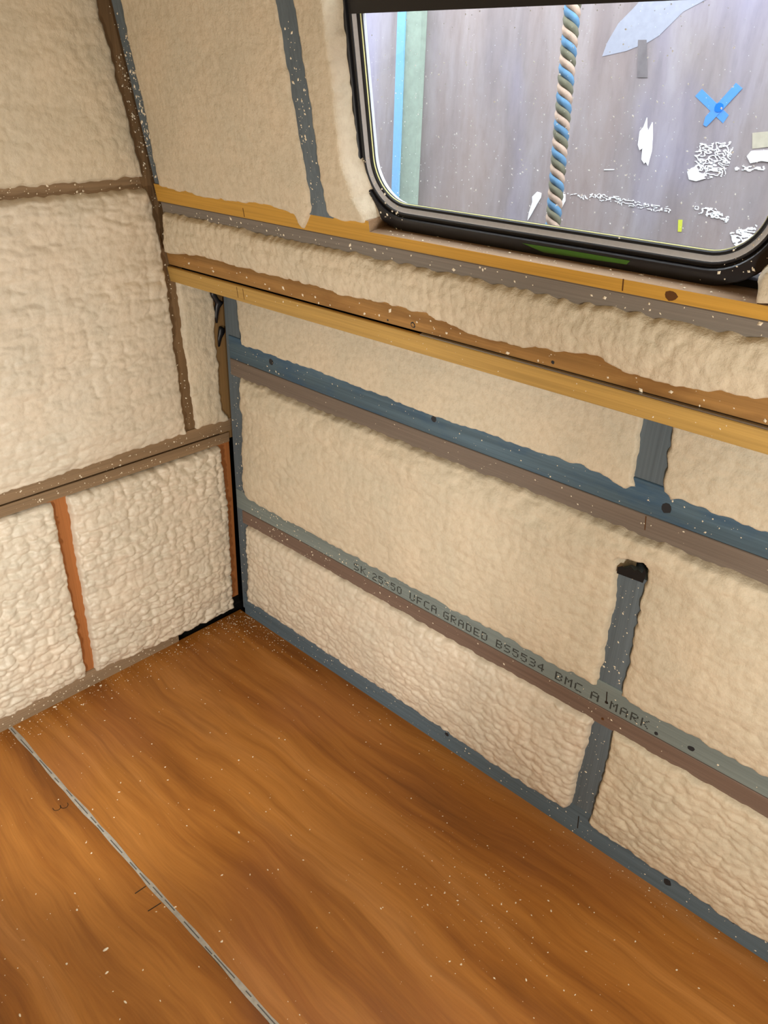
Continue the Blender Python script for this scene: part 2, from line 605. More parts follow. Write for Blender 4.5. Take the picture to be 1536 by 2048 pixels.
def scatter(name, parent, fn, n, smin, smax, seed, mat='crumb', label=None):
    """many tiny crumbs of foam as one object; fn(rng) -> (point, normal)"""
    r = random.Random(seed)
    v, f = [], []
    for _ in range(n):
        p, nm = fn(r)
        p, nm = Vector(p), Vector(nm).normalized()
        t = nm.orthogonal().normalized()
        t = Matrix.Rotation(r.uniform(0, 6.28), 3, nm) @ t
        s = nm.cross(t)
        a = smin + (smax - smin) * r.random() ** 2.5
        el = r.uniform(0.8, 1.9)
        k = len(v)
        for d in (t * a * el, s * a, -t * a * el * 0.8, -s * a * 0.9):
            v.append(p + d + nm * a * r.uniform(0.0, 0.25))
        v.append(p + nm * a * r.uniform(0.6, 1.0))
        for i in range(4):
            f.append((k + i, k + (i + 1) % 4, k + 4))
        f.append((k + 3, k + 2, k + 1, k))
    me = mesh(name, v, f)
    o = obj(name, me, mat, parent)
    o['kind'] = 'stuff'
    if label:
        o['label'] = label
    return o


def flat_poly(name, parent, fn, pts, th, mat, lift=0.0):
    """thin raised patch: fn(u, v, n) -> point"""
    a = [fn(u, v, lift) for u, v in pts]
    b = [fn(u, v, lift + th) for u, v in pts]
    return MB().loft([a, b]).build(name, mat, parent)


def strokes(name, parent, fn, lines, w, th, mat):
    """pencil or paint strokes, joined: lines are lists of (u, v)"""
    mb = MB()
    for ln in lines:
        for (a, b) in zip(ln[:-1], ln[1:]):
            d = Vector((b[0] - a[0], b[1] - a[1]))
            if d.length < 1e-6:
                continue
            d.normalize()
            s = Vector((-d.y, d.x)) * w / 2
            a2 = Vector(a) - d * w * 0.3
            b2 = Vector(b) + d * w * 0.3
            q = [a2 + s, b2 + s, b2 - s, a2 - s]
            mb.hexa([fn(p.x, p.y, 0) for p in q] + [fn(p.x, p.y, th) for p in q])
    return mb.build(name, mat, parent)


def disc(u, v, r, ru=1.0, n=10, seed=0):
    rr = random.Random(seed)
    return [(u + r * ru * math.cos(i * 2 * math.pi / n) * rr.uniform(0.85, 1.15), v + r * math.sin(i * 2 * math.pi / n) * rr.uniform(0.85, 1.15)) for i in range(n)]


# ------------------------------------------------------------------ floor
YF, XL, ZC = -3.3, -2.3, 2.1
YB = 1.8                       # unseen extension of side wall and ceiling, added to block sky light outside
floor = MB().box(XL - 0.05, 0.10, YF - 0.05, 0.08, -0.09, -0.0125).build('floor', 'skin')
tag(floor, 'red-brown plywood floor of two sheets with a grey joint', 'floor', kind='structure')
sheet_r = MB().box(-0.748, -0.001, YF + 0.01, -0.002, -0.012, 0).build('plywood_sheet', 'ply_a', floor)
sheet_l = MB().box(XL + 0.01, -0.757, YF + 0.01, -0.002, -0.012, 0).build('plywood_sheet', 'ply_b', floor)
# sealant in the joint, its width wanders a little
mb = MB()
rings = []
for i in range(110):
    y = -0.004 - i * 0.03
    w = 0.0052 + 0.0016 * math.sin(i * 0.9) * math.sin(i * 0.37) + rnd.uniform(-0.0006, 0.0006)
    cx = -0.7525 + 0.0008 * math.sin(i * 0.5)
    rings.append([(cx - w, y, -0.006), (cx + w, y, -0.006), (cx + w, y, 0.0006), (cx + 0.0016, y, 0.0012), (cx - 0.0016, y, 0.0012), (cx - w, y, 0.0006)])
seal = mb.loft(rings).build('sealant_strip', 'sealant', floor)
seal['label'] = 'grey sealant line in the joint between two plywood sheets'
mb = MB()
y = -0.01
while y > YF + 0.1:
    ln = rnd.uniform(0.015, 0.07)
    x = -0.7525 + rnd.uniform(-0.0012, 0.0012)
    mb.box(x - 0.0011, x + 0.0011, y - ln, y, 0.0008, 0.0015)
    y -= ln + rnd.uniform(0.004, 0.035)
g = mb.build('groove_mark', 'sealant_dark', seal)


def Fl(x, y, n=0.0):
    return (x, y, n)


strokes('pencil_mark', sheet_l, Fl, [[(-0.786, -0.658), (-0.762, -0.659)]], 0.0022, 0.0003, 'pencil')
strokes('pencil_mark', sheet_l, Fl, [[(-0.789, -0.712), (-0.761, -0.715)]], 0.0022, 0.0003, 'pencil')
curl = []
for k, (cx, cy) in enumerate(((-0.7925, -0.333), (-0.7775, -0.339))):
    pts = []
    for i in range(9):
        a = math.radians(150 + 215 * i / 8)
        pts.append((cx + 0.0085 * math.cos(a), cy + 0.0095 * math.sin(a)))
    curl.append(pts)
strokes('pencil_mark', sheet_l, Fl, curl, 0.0014, 0.0003, 'pencil')

# ------------------------------------------------------------------ back wall
prof = [(XL, -0.0125), (0.075, -0.0125), (0.075, 1.06), (-0.075, 1.085), (-0.255, ZC), (XL, ZC)]      # outline of the vehicle body
wall_back = MB().loft([[(x, 0.045, z) for x, z in prof], [(x, 0.075, z) for x, z in prof]]).build('wall_back', 'skin')
tag(wall_back, 'end wall of cream spray foam between brown and orange timbers', 'wall', kind='structure')


def post_left(z):
    zs = [0.60, 0.647, 0.888, 1.114, 1.25, 1.296, 1.64, 2.1]
    xs = [-0.134, -0.136, -0.149, -0.156, -0.171, -0.183, -0.246, -0.332]
    return float(np.interp(z, zs, xs))


foam_panel(wall_back, Bp_np, [(-1.16, 1.285), (-0.52, 1.294), (-0.186, 1.301), (-0.200, 1.37), (-0.216, 1.46), (-0.238, 1.58), (-0.25, 1.64), (-0.332, 2.09), (-1.16, 2.09)],
           'stipple', 'foam', 21, base=0.008, bulge=0.008, label='upper cream foam panel of the end wall')
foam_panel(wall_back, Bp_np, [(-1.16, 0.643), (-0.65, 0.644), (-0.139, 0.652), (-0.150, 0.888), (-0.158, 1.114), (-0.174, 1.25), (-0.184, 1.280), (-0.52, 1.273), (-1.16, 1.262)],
           'ripple', 'foam_skin_lit', 22, base=0.010, bulge=0.014, label='large glossy cream foam panel with wavy layers')
foam_panel(wall_back, Bp_np, [(-0.113, 0.652), (0.013, 0.650), (0.006, 0.672), (-0.013, 0.69), (-0.016, 0.862), (-0.018, 0.93), (-0.014, 0.97), (-0.022, 1.02), (-0.03, 1.10), (-0.135, 1.10), (-0.131, 1.05), (-0.126, 0.9)],
           'stipple', 'foam', 23, base=0.004, bulge=0.004, res=0.0028, label='narrow upright foam strip beside the corner')
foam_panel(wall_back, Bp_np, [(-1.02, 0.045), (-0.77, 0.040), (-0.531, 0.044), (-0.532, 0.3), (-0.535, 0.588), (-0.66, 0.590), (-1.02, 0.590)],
           'popcorn', 'foam_skin_lit', 24, base=0.010, bulge=0.012, label='lumpy cream foam panel left of the orange stud')
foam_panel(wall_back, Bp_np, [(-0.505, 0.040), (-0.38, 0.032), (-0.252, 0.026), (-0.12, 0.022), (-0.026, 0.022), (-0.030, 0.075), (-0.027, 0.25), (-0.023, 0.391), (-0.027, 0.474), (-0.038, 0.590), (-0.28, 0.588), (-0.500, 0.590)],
           'popcorn', 'foam_skin_lit', 25, base=0.010, bulge=0.012, label='lumpy cream foam panel between two orange studs')
foam_panel(wall_back, Bp_np, [(-2.28, 0.03), (-1.06, 0.03), (-1.06, 2.09), (-2.28, 2.09)], 'stipple', 'foam', 26, res=0.014)

# uprights and noggins let into the foam
s1 = MB().box(-0.548, -0.486, -0.0, 0.045, 0.0, 0.596).build('stud', 'orange_z', wall_back)
s1['label'] = 'orange timber stud between the lumpy foam panels'
zs = [0.06, 0.22, 0.40, 0.596]
xr = [-0.0045, -0.003, -0.001, -0.001]
mb = MB()
mb.loft([[(-0.05, -0.002, z), (x, -0.002, z), (x, 0.045, z), (-0.05, 0.045, z)] for z, x in zip(zs, xr)])
s2 = mb.build('stud', 'orange_z', wall_back)
s2['label'] = 'orange timber stud in the corner'
MB().box(-1.07, -1.01, 0.0, 0.045, 0.0, 2.09).build('stud', 'orange_z', wall_back)
mb = MB()
rings = []
for z in (0.646, 0.888, 1.0, 1.114, 1.18, 1.25, 1.296, 1.45, 1.64, 2.09):
    x = post_left(z)
    w = 0.030 if z < 1.1 else 0.06
    rings.append([(x - 0.012, 0.001, z), (x + w, 0.001, z), (x + w, 0.045, z), (x - 0.012, 0.045, z)])
post = mb.loft(rings).build('post', 'brown_z', wall_back)
post['label'] = 'dark brown bent corner post'
scatter('foam_specks', post, lambda r: (lambda z: ((post_left(z) + r.uniform(0.0, 0.035 if z > 1.12 else 0.02), 0.0, z), (0, -1, 0)))(r.choice([r.uniform(0.66, 2.0), r.uniform(1.3, 1.55)])), 220, 0.0007, 0.0028, 31)
nog = MB().hexa([(-1.2, 0.005, 1.245), (-0.172, 0.005, 1.262), (-0.172, 0.045, 1.262), (-1.2, 0.045, 1.245),
                 (-1.2, 0.005, 1.30), (-0.172, 0.005, 1.318), (-0.172, 0.045, 1.318), (-1.2, 0.045, 1.30)]).build('noggin', 'brown_x', wall_back)
nog['label'] = 'thin brown crosspiece between the two big foam panels'
scatter('foam_specks', nog, lambda r: ((r.uniform(-0.75, -0.19), 0.0, 1.287 + r.uniform(-0.011, 0.011)), (0, -1, 0)), 60, 0.0008, 0.003, 32)
cor = MB().box(-0.03, 0.024, -0.001, 0.04, 0.60, 1.06).build('corner_batten', 'tan_z', wall_back)
cor['label'] = 'short tan upright batten in the corner'
# black shapes standing in for dark holes in the corner foam
mb = MB()
blob = [(1.028, -0.026, 0.006), (1.012, -0.023, 0.009), (0.996, -0.014, 0.009), (0.988, -0.006, 0.013), (0.976, -0.014, 0.008), (0.955, -0.018, 0.005), (0.938, -0.019, 0.003)]
mb.loft([[(x + r * math.cos(a), -0.008 + 0.6 * r * math.sin(a), z) for a in [k * math.pi / 4 for k in range(8)]] for z, x, r in blob])
bl = mb.build('hole_shade', 'black', wall_back, True)
bl['label'] = 'black shape painted for the dark hole in the upper corner'
mb = MB()
blob = [(0.925, -0.006, 0.004), (0.918, -0.002, 0.010), (0.905, -0.004, 0.011), (0.893, -0.010, 0.007), (0.872, -0.014, 0.003)]
mb.loft([[(x + r * math.cos(a), -0.004 + 0.5 * r * math.sin(a), z) for a in [k * math.pi / 4 for k in range(8)]] for z, x, r in blob])
mb.build('hole_shade', 'black', wall_back, True)

# double crossbar on the end wall: two battens with an open crack
up_bar = MB().hexa([(-2.25, -0.003, 0.614), (0.016, -0.003, 0.624), (0.016, 0.045, 0.624), (-2.25, 0.045, 0.614),
                    (-2.25, -0.003, 0.655), (0.016, -0.003, 0.660), (0.016, 0.045, 0.660), (-2.25, 0.045, 0.655)]).build('timber_crossbar', 'brown_x')
tag(up_bar, 'upper brown timber crossbar on the end wall, above the crack', 'crossbar', 'brown crossbars of the end wall')
lo_bar = MB().hexa([(-2.25, -0.006, 0.588), (-0.002, -0.006, 0.592), (-0.002, 0.045, 0.592), (-2.25, 0.045, 0.588),
                    (-2.25, -0.006, 0.6115), (-0.002, -0.006, 0.6205), (-0.002, 0.045, 0.6205), (-2.25, 0.045, 0.6115)]).build('timber_crossbar', 'brown_x')
tag(lo_bar, 'lower brown timber crossbar on the end wall, below the crack', 'crossbar', 'brown crossbars of the end wall')
scatter('foam_specks', up_bar, lambda r: ((r.uniform(-0.8, 0.0), -0.003, r.uniform(0.622, 0.648)), (0, -1, 0)), 80, 0.0006, 0.0026, 33)
scatter('foam_specks', lo_bar, lambda r: ((r.uniform(-0.8, -0.02), -0.006, r.uniform(0.593, 0.612)), (0, -1, 0)), 80, 0.0006, 0.0026, 34)
base_b = MB().box(-2.28, -0.235, -0.004, 0.044, -0.002, 0.052).build('baseboard_back', 'skirt_x')
tag(base_b, 'dusty brown timber strip along the foot of the end wall', 'baseboard', kind='structure')
scatter('foam_specks', base_b, lambda r: ((r.uniform(-0.85, -0.24), -0.004, r.uniform(0.004, 0.04)), (0, -1, 0)), 120, 0.0008, 0.003, 35)

# ------------------------------------------------------------------ side wall
WY0, WY1, WZ0, WZ1 = -1.424, -0.653, 1.272, 1.86       # window, outer edge of its flange
wall_right = MB().box(0.045, 0.075, YF, YB, -0.0125, 1.06).build('wall_right', 'skin')
tag(wall_right, 'window side wall of cream spray foam with blue, grey and yellow timbers', 'wall', kind='structure')
so = MB()
so.hexa([Up(YF, 1.06, -0.22), Up(YB, 1.06, -0.22), Up(YB, 1.06, -0.03), Up(YF, 1.06, -0.03),
         Up(YF, 1.085, -0.22), Up(YB, 1.085, -0.22), Up(YB, 1.085, -0.03), Up(YF, 1.085, -0.03)])


mb = MB()


def uslab(y0, y1, z0, z1, n0=-0.07, n1=-0.045):
    mb.hexa([Up(y0, z0, n0), Up(y1, z0, n0), Up(y1, z0, n1), Up(y0, z0, n1),
             Up(y0, z1, n0), Up(y1, z1, n0), Up(y1, z1, n1), Up(y0, z1, n1)])


uslab(YF, YB, 1.06, WZ0 + 0.012)
uslab(YF, YB, WZ1 - 0.012, ZC)
uslab(YF, WY0 + 0.012, WZ0 + 0.012, WZ1 - 0.012)
uslab(WY1 - 0.012, YB, WZ0 + 0.012, WZ1 - 0.012)
wall_upper = mb.build('wall_right_upper', 'skin')
so.build('soffit', 'skin', wall_upper)
tag(wall_upper, 'leaning upper part of the window side wall, foam above the lower yellow rail', 'wall', kind='structure')

# lower wall foam
foam_panel(wall_right, Lp_np, [(-0.075, 1.07), (-0.080, 1.0), (-0.094, 0.892), (-0.316, 0.892), (-0.5, 0.888), (-0.79, 0.884), (-0.95, 0.886), (-1.145, 0.887), (-1.185, 0.878), (-1.20, 0.872), (-1.212, 0.882), (-1.222, 0.886), (-1.216, 0.90), (-1.206, 1.07)],
           'flat', 'foam', 41, base=0.010, bulge=0.004, label='long foam panel under the lower yellow rail')
foam_panel(wall_right, Lp_np, [(-1.252, 1.07), (-1.258, 1.0), (-1.266, 0.895), (-1.285, 0.880), (-1.30, 0.886), (-1.45, 0.886), (-1.96, 0.886), (-1.96, 1.07)],
           'smooth', 'foam', 42, base=0.010, bulge=0.004, label='foam panel right of the upper grey-blue stud')
foam_panel(wall_right, Lp_np, [(-0.080, 0.804), (-0.075, 0.70), (-0.066, 0.50), (-0.066, 0.444), (-0.090, 0.432), (-0.30, 0.432), (-0.535, 0.430), (-0.92, 0.430), (-1.10, 0.428), (-1.135, 0.425), (-1.160, 0.424), (-1.170, 0.430), (-1.226, 0.429),
                               (-1.227, 0.50), (-1.226, 0.62), (-1.224, 0.715), (-1.223, 0.736), (-1.245, 0.740), (-1.268, 0.748), (-1.273, 0.738), (-1.273, 0.62), (-1.274, 0.50), (-1.275, 0.436),
                               (-1.337, 0.430), (-1.567, 0.429), (-1.96, 0.428), (-1.96, 0.803), (-1.25, 0.800), (-1.0, 0.803), (-0.6, 0.802), (-0.3, 0.801)],
           'smooth', 'foam', 43, base=0.012, bulge=0.014, res=0.003, bead=([(-0.10, 0.74), (-0.45, 0.76), (-0.8, 0.745), (-1.1, 0.74), (-1.25, 0.77), (-1.9, 0.76)], 0.05, 0.007),
           label='big smooth foam panel between the blue batten and the printed batten')
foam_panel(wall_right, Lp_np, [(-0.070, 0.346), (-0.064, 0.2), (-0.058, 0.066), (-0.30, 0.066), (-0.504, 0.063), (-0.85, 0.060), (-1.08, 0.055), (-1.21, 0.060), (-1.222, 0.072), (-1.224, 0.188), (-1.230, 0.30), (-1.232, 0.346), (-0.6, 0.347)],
           'blotchy', 'foam_skin_lit', 44, base=0.012, bulge=0.014, rot=0.12, label='blotchy foam panel under the printed batten')
foam_panel(wall_right, Lp_np, [(-1.278, 0.346), (-1.277, 0.25), (-1.272, 0.10), (-1.266, 0.066), (-1.30, 0.058), (-1.412, 0.055), (-1.50, 0.058), (-1.60, 0.050), (-1.70, 0.060), (-1.96, 0.060), (-1.96, 0.346)],
           'blotchy', 'foam', 45, base=0.012, bulge=0.012, rot=0.12, label='foam panel right of the lower grey-blue stud')
foam_panel(wall_right, Lp_np, [(-3.28, 0.06), (-2.02, 0.06), (-2.02, 1.07), (-3.28, 1.07)], 'smooth', 'foam', 46, res=0.014)

# upper wall foam
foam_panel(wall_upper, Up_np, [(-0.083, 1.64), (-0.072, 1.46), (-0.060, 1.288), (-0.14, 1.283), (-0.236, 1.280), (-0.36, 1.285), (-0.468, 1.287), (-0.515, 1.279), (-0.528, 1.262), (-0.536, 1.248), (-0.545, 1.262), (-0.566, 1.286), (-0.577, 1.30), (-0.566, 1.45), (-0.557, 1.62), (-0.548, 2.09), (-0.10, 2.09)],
           'flat', 'foam_matt_dim', 51, base=0.012, bulge=0.006, label='wide flat foam panel left of the upper stud')
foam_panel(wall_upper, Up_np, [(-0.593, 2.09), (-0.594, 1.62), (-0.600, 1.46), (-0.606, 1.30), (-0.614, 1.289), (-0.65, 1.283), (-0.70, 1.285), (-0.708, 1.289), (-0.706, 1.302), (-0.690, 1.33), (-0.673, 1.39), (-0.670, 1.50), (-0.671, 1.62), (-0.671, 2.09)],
           'flat', 'foam_matt_dim', 52, base=0.010, bulge=0.003, depth=0.036, skirt=0, label='narrow foam strip beside the window')
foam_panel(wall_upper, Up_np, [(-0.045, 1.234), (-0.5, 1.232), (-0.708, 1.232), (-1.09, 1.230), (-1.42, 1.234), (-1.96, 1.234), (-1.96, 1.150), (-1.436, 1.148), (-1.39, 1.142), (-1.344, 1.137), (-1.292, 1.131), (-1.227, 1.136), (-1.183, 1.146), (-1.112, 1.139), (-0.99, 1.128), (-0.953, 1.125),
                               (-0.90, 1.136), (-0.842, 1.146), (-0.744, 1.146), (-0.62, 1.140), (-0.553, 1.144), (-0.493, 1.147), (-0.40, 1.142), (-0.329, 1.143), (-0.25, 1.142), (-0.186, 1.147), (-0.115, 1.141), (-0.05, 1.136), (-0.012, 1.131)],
           'ragged', 'foam_matt_dim', 53, base=0.012, bulge=0.012, label='long ragged foam band between the two yellow rails')
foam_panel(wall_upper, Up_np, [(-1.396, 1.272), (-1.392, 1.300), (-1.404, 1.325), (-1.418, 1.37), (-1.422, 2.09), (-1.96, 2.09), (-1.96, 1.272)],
           'smooth', 'foam_matt_dim', 54, base=0.012, bulge=0.006, depth=0.036, skirt=0, label='foam panel right of the window')
foam_panel(wall_upper, Up_np, [(-3.28, 1.10), (-2.02, 1.10), (-2.02, 2.09), (-3.28, 2.09)], 'smooth', 'foam', 55, res=0.014)

# uprights let into the side wall
st = MB().loft([[(-0.001, -0.066 if z < 0.5 else -0.082, z), (-0.001, -0.021, z), (0.045, -0.021, z), (0.045, -0.066 if z < 0.5 else -0.082, z)] for z in (0.02, 0.45, 0.70, 1.06)]).build('stud', 'blue_z', wall_right)
st['label'] = 'blue-grey upright stud in the corner'
scatter('foam_specks', st, lambda r: ((-0.001, r.uniform(-0.062, -0.023), r.uniform(0.06, 0.88)), (-1, 0, 0)), 110, 0.0006, 0.0028, 36)
st = MB().box(-0.001, 0.045, -1.295, -1.205, 0.05, 0.712).build('stud', 'blue_z', wall_right)
st['label'] = 'grey-blue upright stud crossing behind the printed batten'
scatter('foam_specks', st, lambda r: ((-0.001, r.uniform(-1.27, -1.226), r.choice([r.uniform(0.08, 0.36), r.uniform(0.44, 0.71)])), (-1, 0, 0)), 90, 0.0006, 0.0026, 37)
hb = [(-1.221, 0.709), (-1.2735, 0.712), (-1.276, 0.733), (-1.271, 0.742), (-1.268, 0.730), (-1.258, 0.733), (-1.252, 0.729), (-1.243, 0.735), (-1.236, 0.726), (-1.228, 0.728), (-1.220, 0.722)]
hole = flat_poly('hole_shade', wall_right, Lp, hb, 0.0010, 'black_matt', 0.0135)  # black plate stands in for the shade inside the gap
hole['label'] = 'black patch painted for the shade in the gap above the grey-blue stud'
st = MB().box(-0.001, 0.045, -1.285, -1.195, 0.80, 1.06).build('stud', 'blue_z', wall_right)
st['label'] = 'grey-blue upright stud between the blue batten and the lower yellow rail'
MB().box(-0.001, 0.045, -2.03, -1.95, 0.05, 1.06).build('stud', 'blue_z', wall_right)
sole = MB().loft([[(-0.002, y, 0.0), (-0.002, y, 0.082), (0.044, y, 0.082), (0.044, y, 0.0)] for y in (-0.03, -1.0, -2.0, YF + 0.01)]).build('sole_plate', 'sole', wall_right)
sole['label'] = 'blue-grey timber along the foot of the window side wall'
for i, (u, v, r) in enumerate(((-0.859, 0.045, 0.006), (-1.461, 0.036, 0.009), (-1.60, 0.045, 0.004))):
    flat_poly('knot', sole, lambda u, v, n: Lp(u, v, n + 0.002), disc(u, v, r, 1, 9, i), 0.0003, 'knot')
strokes('pencil_mark', sole, lambda u, v, n: Lp(u, v, n + 0.002), [[(-1.246, 0.022), (-1.243, 0.058)]], 0.0022, 0.0003, 'pencil')
scatter('foam_specks', sole, lambda r: ((-0.002, r.uniform(-1.75, -0.05), r.uniform(0.004, 0.055)), (-1, 0, 0)), 150, 0.0006, 0.0022, 38)


def u_upright(y00, y10, y01, y11, z0, z1, n):
    return MB().hexa([Up(y00, z0, -0.044), Up(y10, z0, -0.044), Up(y10, z0, n), Up(y00, z0, n),
                      Up(y01, z1, -0.044), Up(y11, z1, -0.044), Up(y11, z1, n), Up(y01, z1, n)])


st = u_upright(-0.075, -0.033, -0.125, -0.046, 1.286, 2.09, 0.002).build('stud', 'blue_z', wall_upper)
st['label'] = 'speckled blue-grey stud beside the brown corner post'
scatter('foam_specks', st, lambda r: (lambda z: (Up(r.uniform(-0.085, -0.038) if z > 1.4 else r.uniform(-0.066, -0.036), z, 0.002), UN))(r.choice([r.uniform(1.3, 1.62), r.uniform(1.38, 1.56)])), 230, 0.0008, 0.0035, 39)
st = u_upright(-0.625, -0.562, -0.612, -0.538, 1.287, 2.09, 0.008).build('stud', 'blue_z', wall_upper)
st['label'] = 'blue-grey stud left of the window'
scatter('foam_specks', st, lambda r: (Up(r.uniform(-0.603, -0.565), r.uniform(1.3, 1.6), 0.008), UN), 90, 0.0007, 0.0028, 40)


# ---------------------------------------------------------------- battens and rails on the side wall
def along_y(ys, sec, mats_idx=None):
    return MB().loft([sec(y) for y in ys], mats_idx)


ys_dense = [-0.02 - 0.08 * i for i in range(41)]

RN = 0.004                                    # the pairs of battens stand this proud of the studs


def l_sec(z0, z1, n, f, back=-0.016, c=0.0015):
    def s_(y):
        d = f(y)
        return [Lp(y, z0 + d, back), Lp(y, z0 + d, n - c), Lp(y, z0 + c + d, n), Lp(y, z1 - c + d, n), Lp(y, z1 + d, n - c), Lp(y, z1 + d, back)]
    return s_


def Lr(u, v, n=0.0):
    return Lp(u, v, RN + n)


def wob(y):
    return 0.0012 * math.sin(y * 2.3 + 0.4) + (0.004 * max(0.0, 1 + y / 0.35))


ysl = [-0.036] + [-0.1 - 0.1 * i for i in range(32)]
bb = along_y(ysl, l_sec(0.8425, 0.905, RN, wob)).build('blue_batten', 'blue_y')
tag(bb, 'long blue dyed timber batten across the side wall, with dark knots', 'batten')
for i, (u, v, r) in enumerate(((-0.210, 0.876, 0.008), (-0.750, 0.879, 0.007), (-1.282, 0.868, 0.010))):
    flat_poly('knot', bb, Lr, disc(u, v, r, 1.0, 10, i + 5), 0.0004, 'knot')
scatter('foam_specks', bb, lambda r: (Lr(r.uniform(-1.8, -0.05), r.uniform(0.846, 0.885)), (-1, 0, 0)), 110, 0.0006, 0.0022, 61)
tb = along_y(ysl, l_sec(0.795, 0.8415, RN - 0.0005, wob)).build('taupe_batten', 'taupe_y')
tag(tb, 'plain taupe batten directly below the blue batten', 'batten')
strokes('pencil_mark', tb, Lr, [[(-1.249, 0.838), (-1.252, 0.812)]], 0.0018, 0.0003, 'knot_brown')
scatter('foam_specks', tb, lambda r: (Lr(r.uniform(-1.8, -0.05), r.uniform(0.806, 0.838)), (-1, 0, 0)), 50, 0.0006, 0.0020, 60)

rail = along_y([-0.026] + ysl[1:], l_sec(0.3835, 0.446, RN, lambda y: 0.004 * math.exp(-((y + 0.3) / 0.25) ** 2))).build('printed_batten', 'slate_y')
tag(rail, 'grey-blue batten with dark dot-printed lettering', 'batten')
um = along_y([-0.050] + ysl[1:], l_sec(0.340, 0.3825, RN + 0.0005, lambda y: 0.004 * math.exp(-((y + 0.3) / 0.25) ** 2))).build('umber_batten', 'umber_y')
tag(um, 'plain umber batten directly below the printed batten', 'batten')

FONT = {'S': '01111 10000 10000 01110 00001 00001 11110', 'K': '10001 10010 10100 11000 10100 10010 10001', '2': '01110 10001 00001 00110 01000 10000 11111',
        '5': '11111 10000 11110 00001 00001 10001 01110', 'X': '00000 10001 01010 00100 01010 10001 00000', '0': '01110 10001 10001 10001 10001 10001 01110',
        'U': '10001 10001 10001 10001 10001 10001 01110', 'F': '11111 10000 10000 11110 10000 10000 10000', 'C': '01111 10000 10000 10000 10000 10000 01111',
        'A': '01110 10001 10001 11111 10001 10001 10001', 'G': '01111 10000 10000 10111 10001 10001 01111', 'R': '11110 10001 10001 11110 10100 10010 10001',
        'D': '11110 10001 10001 10001 10001 10001 11110', 'E': '11111 10000 10000 11110 10000 10000 11111', 'B': '11110 10001 10001 11110 10001 10001 11110',
        '3': '11110 00001 00001 01110 00001 00001 11110', '4': '00010 00110 01010 10010 11111 00010 00010', 'M': '10001 11011 10101 10101 10001 10001 10001'}
words = [('SK', -0.517, -0.560), ('25X50', -0.584, -0.684), ('UFCA', -0.711, -0.797), ('GRADED', -0.818, -0.947), ('BS5534', -0.972, -1.100), ('BMC', -1.128, -1.193), ('A', -1.214, -1.233), ('MARK', -1.259, -1.344)]
LZ0, LZ1 = 0.3915, 0.4125
for w, ya, yb in words:
    mb = MB()
    n = len(w)
    adv = (ya - yb) / (n - 0.28)
    px = adv * 0.72 / 5
    py = (LZ1 - LZ0) / 7
    for i, ch in enumerate(w):
        for r_, row in enumerate(FONT[ch].split()):
            for c_, bit in enumerate(row):
                if bit == '1':
                    yc = ya - i * adv - (c_ + 0.5) * px
                    zc = LZ1 - (r_ + 0.5) * py
                    a, b = px * 0.5, py * 0.46
                    q = [(yc - a, zc - b), (yc + a, zc - b), (yc + a, zc + b), (yc - a, zc + b)]
                    mb.hexa([Lr(u, v, 0.0001) for u, v in q] + [Lr(u, v, 0.0003) for u, v in q])
    o = mb.build('lettering', 'ink', rail)
    o['label'] = 'dot-printed dark grey lettering'
for i, (u, v, r) in enumerate(((-1.432, 0.402, 0.006), (-1.362, 0.393, 0.004))):
    flat_poly('knot', rail, Lr, disc(u, v, r, 1.1, 9, i + 15), 0.0004, 'knot')
strokes('pencil_mark', rail, Lr, [[(-1.247, 0.428), (-1.250, 0.404)]], 0.0022, 0.0004, 'pencil')
flat_poly('knot', rail, Lr, disc(-1.2505, 0.4025, 0.0035, 1.1, 9, 3), 0.0005, 'pencil')
flat_poly('nail_head', um, lambda u, v, n: Lp(u, v, RN + 0.0005 + n), disc(-1.250, 0.358, 0.0032, 1, 10, 3), 0.0006, 'knot_brown')
scatter('foam_specks', rail, lambda r: (Lr(r.choice([r.uniform(-1.75, -0.09), r.uniform(-0.65, -0.09)]), r.uniform(0.386, 0.428)), (-1, 0, 0)), 170, 0.0006, 0.0026, 62)
scatter('foam_specks', um, lambda r: (Lr(r.choice([r.uniform(-1.75, -0.09), r.uniform(-0.75, -0.09)]), r.uniform(0.348, 0.381)), (-1, 0, 0)), 170, 0.0006, 0.0026, 63)


# tan board and lower yellow rail


def dz2(y):
    return 0.003 - 0.007 * max(0.0, 1 + y / 1.4)


ysr = [-0.004] + [-0.1 - 0.1 * i for i in range(32)]


def u_sec(z0, z1, n, f, back=-0.045):
    def s(y):
        d = f(y)
        c = 0.0015
        return [Up(y, z0 + d, back), Up(y, z0 + d, n - c), Up(y, z0 + c + d, n), Up(y, z1 - c + d, n), Up(y, z1 + d, n - c), Up(y, z1 + d, back)]
    return s


tan = along_y(ysr, u_sec(1.1068, 1.165, 0.0, dz2, -0.004)).build('tan_board', 'tan_y')
tag(tan, 'weathered tan timber board with ragged foam along its upper edge', 'board')
for i, (u, v, r) in enumerate(((-0.799, 1.117, 0.0055), (-0.735, 1.113, 0.002), (-1.10, 1.118, 0.003))):
    ring = flat_poly('screw_hole' if i == 0 else 'knot', tan, Up, disc(u, v, r, 1, 12, i + 25), 0.0004, 'knot')
    if i == 0:
        flat_poly('hole_plug', ring, lambda a, b, n: Up(a, b, n + 0.0005), disc(u, v, r * 0.62, 1, 12, i + 35), 0.0003, 'tan_y')
scatter('foam_specks', tan, lambda r: (lambda y: (Up(y, 1.109 + dz2(y) + r.uniform(0, 0.025), 0.0), UN))(r.uniform(-1.5, -0.05)), 70, 0.0007, 0.0036, 64)
yel = along_y(ysr, u_sec(1.068, 1.1040, 0.008, dz2, 0.0005)).build('yellow_rail', 'yellow2_y')
tag(yel, 'lower yellow timber rail, directly under the tan board', 'rail')
